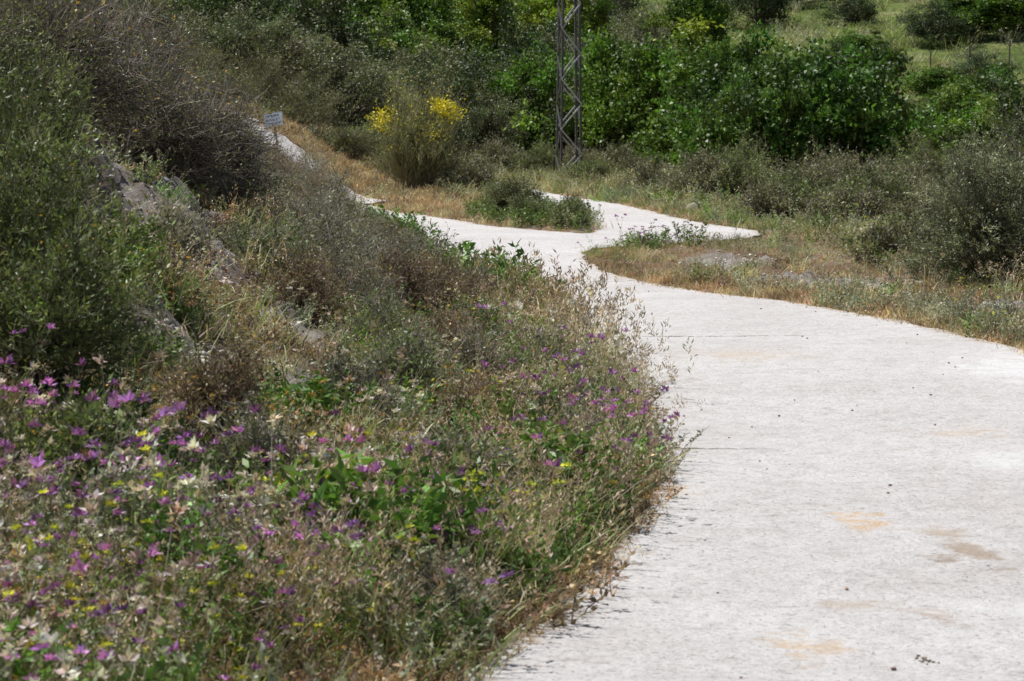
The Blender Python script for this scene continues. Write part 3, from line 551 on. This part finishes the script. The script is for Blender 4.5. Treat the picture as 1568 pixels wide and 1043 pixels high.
ac=Acc();n=len(x);s=.003+.012*R(0,1,n)**6;stamp(ac,RT[0],np.c_[x,y,rz(x,y)+s*.4],R(0,6,n),s,cvar((.2,.15,.11),n,.5,.1));mkobj('path_pebbles',mkmesh('path_pebbles',ac,[M_ROCK]))
ac=Acc();x=1.69+rng.normal(size=22)*.025;y=9.72+rng.normal(size=22)*.05;stamp(ac,RT[1],np.c_[x,y,rz(x,y)+.002],R(0,6,22),R(.004,.011,22),cvar((.12,.09,.065),22));mkobj('dirt_clods',mkmesh('dirt_clods',ac,[M_ROCK]))
def rock1(name,x,y,s,col,dz=.5): stones(name,np.array([x]),np.array([y]),np.array([s]),col,dz,.05)
rock1('white_stone',-1.87,14.6,.075,(.66,.64,.62),2.2);rock1('white_stone',-1.45,11.9,.06,(.64,.62,.6),2.2);rock1('boulder',4.25,55.5,.28,(.36,.30,.27));rock1('pale_stone',-.52,9.35,.06,(.55,.42,.38),.8)
x=np.array([22.3,23.2,24,22.9,23.6]);y=np.array([131,131.5,131.,132,130.5]);stones('rock_pile',x,y,np.array([.6,.8,.55,.5,.45]),(.40,.34,.32))
# ---------------------------------------------------------------- built objects
def beam(bm,p,q,w,t=None):
    p=Vector(p);q=Vector(q);t=t or w;d=(q-p).normalized();up=Vector((0,0,1)) if abs(d.z)<.95 else Vector((0,1,0))
    s=d.cross(up).normalized();u=s.cross(d).normalized();vs=[]
    for c in (p,q):
        for a_,b_ in ((-1,-1),(1,-1),(1,1),(-1,1)): vs.append(bm.verts.new(c+s*w*.5*a_+u*t*.5*b_))
    for f in ((0,1,2,3),(7,6,5,4),(0,4,5,1),(1,5,6,2),(2,6,7,3),(3,7,4,0)): bm.faces.new([vs[k] for k in f])
def finish(name,bm,mat,parent=None,loc=(0,0,0)):
    me=bpy.data.meshes.new(name);bm.to_mesh(me);bm.free();me.materials.append(mat);return mkobj(name,me,loc,0,(1,1,1),parent)
STEEL=simple('galvanised_steel',(.62,.62,.62),.5,.2,2,.35);STEELD=simple('dark_steel',(.13,.13,.13),.6,.3,3,.3)  # second steel is a darker grey, for the legs and side bracing
px,py=1.95,83.;pz=float(H(np.array([px]),np.array([py]))[0])
pyl=bpy.data.objects.new('lattice_pylon',None);scene.collection.objects.link(pyl);pyl.location=(px,py,pz);pyl.rotation_euler=(0,0,math.radians(12))
HT=13.
def hw(z): return .36-.16*z/HT
bm=bmesh.new();sd=[(-1,-1),(1,-1),(1,1),(-1,1)]
for sx,sy in sd:
    a0=hw(0);a1=hw(HT);beam(bm,(sx*a0,sy*a0,-.3),(sx*a1,sy*a1,HT),.07,.07)
finish('legs',bm,STEELD,pyl)
for nm_,par,mt in (('front_bracing',0,STEEL),('side_bracing',1,STEELD)):
    bm=bmesh.new();z=.1;k=0
    while z<HT-1.:
        z2=z+.85
        for f in (0,2) if par==0 else (1,3):
            c1,c2=sd[f],sd[(f+1)%4]
            if (k+f//2)%2: c1,c2=c2,c1
            a0,a1=hw(z)+.03,hw(z2)+.03;beam(bm,(c1[0]*a0,c1[1]*a0,z),(c2[0]*a1,c2[1]*a1,z2),.045,.045)
        z=z2;k+=1
    finish(nm_,bm,mt,pyl)
bm=bmesh.new()
for zz in (HT-.6,HT-1.6):
    for s in(-1,1): beam(bm,(0,.18*s,zz),(1.5,0.02*s,zz+.25),.05);beam(bm,(0,.18*s,zz),(-1.5,.02*s,zz+.25),.05)
finish('crossarms',bm,STEEL,pyl)
bm=bmesh.new();bmesh.ops.create_cube(bm,size=1)
for v in bm.verts: v.co=Vector((v.co.x*1.0,v.co.y*1.0,v.co.z*.4))
finish('concrete_footing',bm,simple('footing_concrete',(.4,.38,.36)),pyl)
bm=bmesh.new()
for sx in (-1.4,0,1.4):
    for q_ in range(4):
        m4=bmesh.ops.create_cone(bm,cap_ends=True,segments=12,radius1=.09,radius2=.03,depth=.08)
        for v in m4['verts']: v.co+=Vector((sx,0,HT-.5-q_*.1+.2))
finish('insulators',bm,simple('glass_insulator',(.12,.2,.18),.2),pyl)
sx_,sy_=-6.15,62.6;sz_=float(H(np.array([sx_]),np.array([sy_]))[0])
sg=bpy.data.objects.new('notice_sign',None);scene.collection.objects.link(sg);sg.rotation_euler=(0,math.radians(-8),math.radians(-38))
zc=2.15
sg.location=(sx_,sy_,zc)
bm=bmesh.new();beam(bm,(0,.03,-(zc-sz_)-.3),(0,.03,.16),.035);finish('post',bm,simple('sign_post',(.3,.28,.26)),sg)
bm=bmesh.new();bmesh.ops.create_cube(bm,size=1)
for v in bm.verts: v.co=Vector((v.co.x*.64,v.co.y*.012,v.co.z*.34))
bmesh.ops.bevel(bm,geom=bm.edges[:],offset=.004,segments=1);finish('panel',bm,simple('sign_white',(.60,.72,.86),.5,0,5,.05),sg)
bm=bmesh.new();INK=simple('sign_lettering',(.08,.13,.28),.6)
for r_,(zz,n_) in enumerate(((.1,8),(.0,7),(-.1,9))):
    xw=-.26
    for c_ in range(n_):
        wv=.025+.012*((c_*7+r_*3)%3);hh=.026
        beam(bm,(xw,-.0085,zz-hh),(xw,-.0085,zz+hh),.009,.003)
        if (c_+r_)%3: beam(bm,(xw+.006,-.0085,zz+hh*((c_%3)-1)),(xw+wv,-.0085,zz+hh*((c_%3)-1)),.003,.009)
        if (c_*5+r_)%2: beam(bm,(xw+wv,-.0085,zz-hh),(xw+wv,-.0085,zz+hh),.009,.003)
        xw+=wv+.024
finish('lettering',bm,INK,sg)
hp=np.array([(-1.5,78.2,.06),(-.7,77,.07),(-.2,76.2,.05),(.3,77.2,.1),(.9,79.,.09)])
t=np.linspace(0,4,30);hp=np.stack([np.interp(t,range(5),hp[:,c]) for c in range(3)],1);hp[:,2]=.09+undul(hp[:,0],hp[:,1])
ac=Acc();tubes(ac,hp[None],np.full((1,30),.06),np.array([.02,.02,.022]),0,8);mkobj('black_hose',mkmesh('black_hose',ac,[M_TWIG],True))
fe=bpy.data.objects.new('wire_fence',None);scene.collection.objects.link(fe)
bm=bmesh.new();bw=bmesh.new();pts=[]
for i_ in range(12):
    x_=17+i_*2.4;y_=139+.6*i_;z_=float(H(np.array([x_]),np.array([y_]))[0]);beam(bm,(x_,y_,z_-.3),(x_+.05*math.sin(i_*3),y_,z_+1.35),.09);pts.append((x_,y_,z_))
for p_,q_ in zip(pts,pts[1:]):
    for hh in (.5,.9,1.25): beam(bw,(p_[0],p_[1]-.05,p_[2]+hh),(q_[0],q_[1]-.05,q_[2]+hh),.012)
finish('posts',bm,simple('weathered_wood',(.22,.18,.14)),fe);finish('wires',bw,STEEL,fe)
# ---------------------------------------------------------------- camera, light, world
cam=bpy.data.cameras.new('camera');co=bpy.data.objects.new('camera',cam);scene.collection.objects.link(co);scene.camera=co
cam.lens=85;cam.sensor_width=36;cam.clip_end=4000;cam.clip_start=.1;co.location=(0,0,2.2);co.rotation_euler=(math.radians(90-5.27),0,0)
cam.dof.use_dof=True;cam.dof.focus_distance=25;cam.dof.aperture_fstop=7.
el=math.radians(62);az=math.atan2(-.52,.24)
sv=Vector((math.sin(az)*math.cos(el),math.cos(az)*math.cos(el),math.sin(el)))
su=bpy.data.lights.new('sun','SUN');so=bpy.data.objects.new('sun',su);scene.collection.objects.link(so);su.energy=5.0;su.angle=math.radians(.5);su.color=(1,.97,.93)
so.rotation_euler=(-sv).to_track_quat('-Z','Y').to_euler()
w=bpy.data.worlds.new('World');scene.world=w;w.use_nodes=True;nt=w.node_tree;bg=nt.nodes['Background'];sk=nt.nodes.new('ShaderNodeTexSky');sk.sky_type='NISHITA';sk.sun_disc=False;sk.sun_elevation=el;sk.sun_rotation=az
nt.links.new(sk.outputs[0],bg.inputs[0]);bg.inputs[1].default_value=.05
scene.view_settings.view_transform='Standard';scene.view_settings.look='None';scene.view_settings.exposure=0
print('verts',sum(len(m.vertices) for m in bpy.data.meshes))
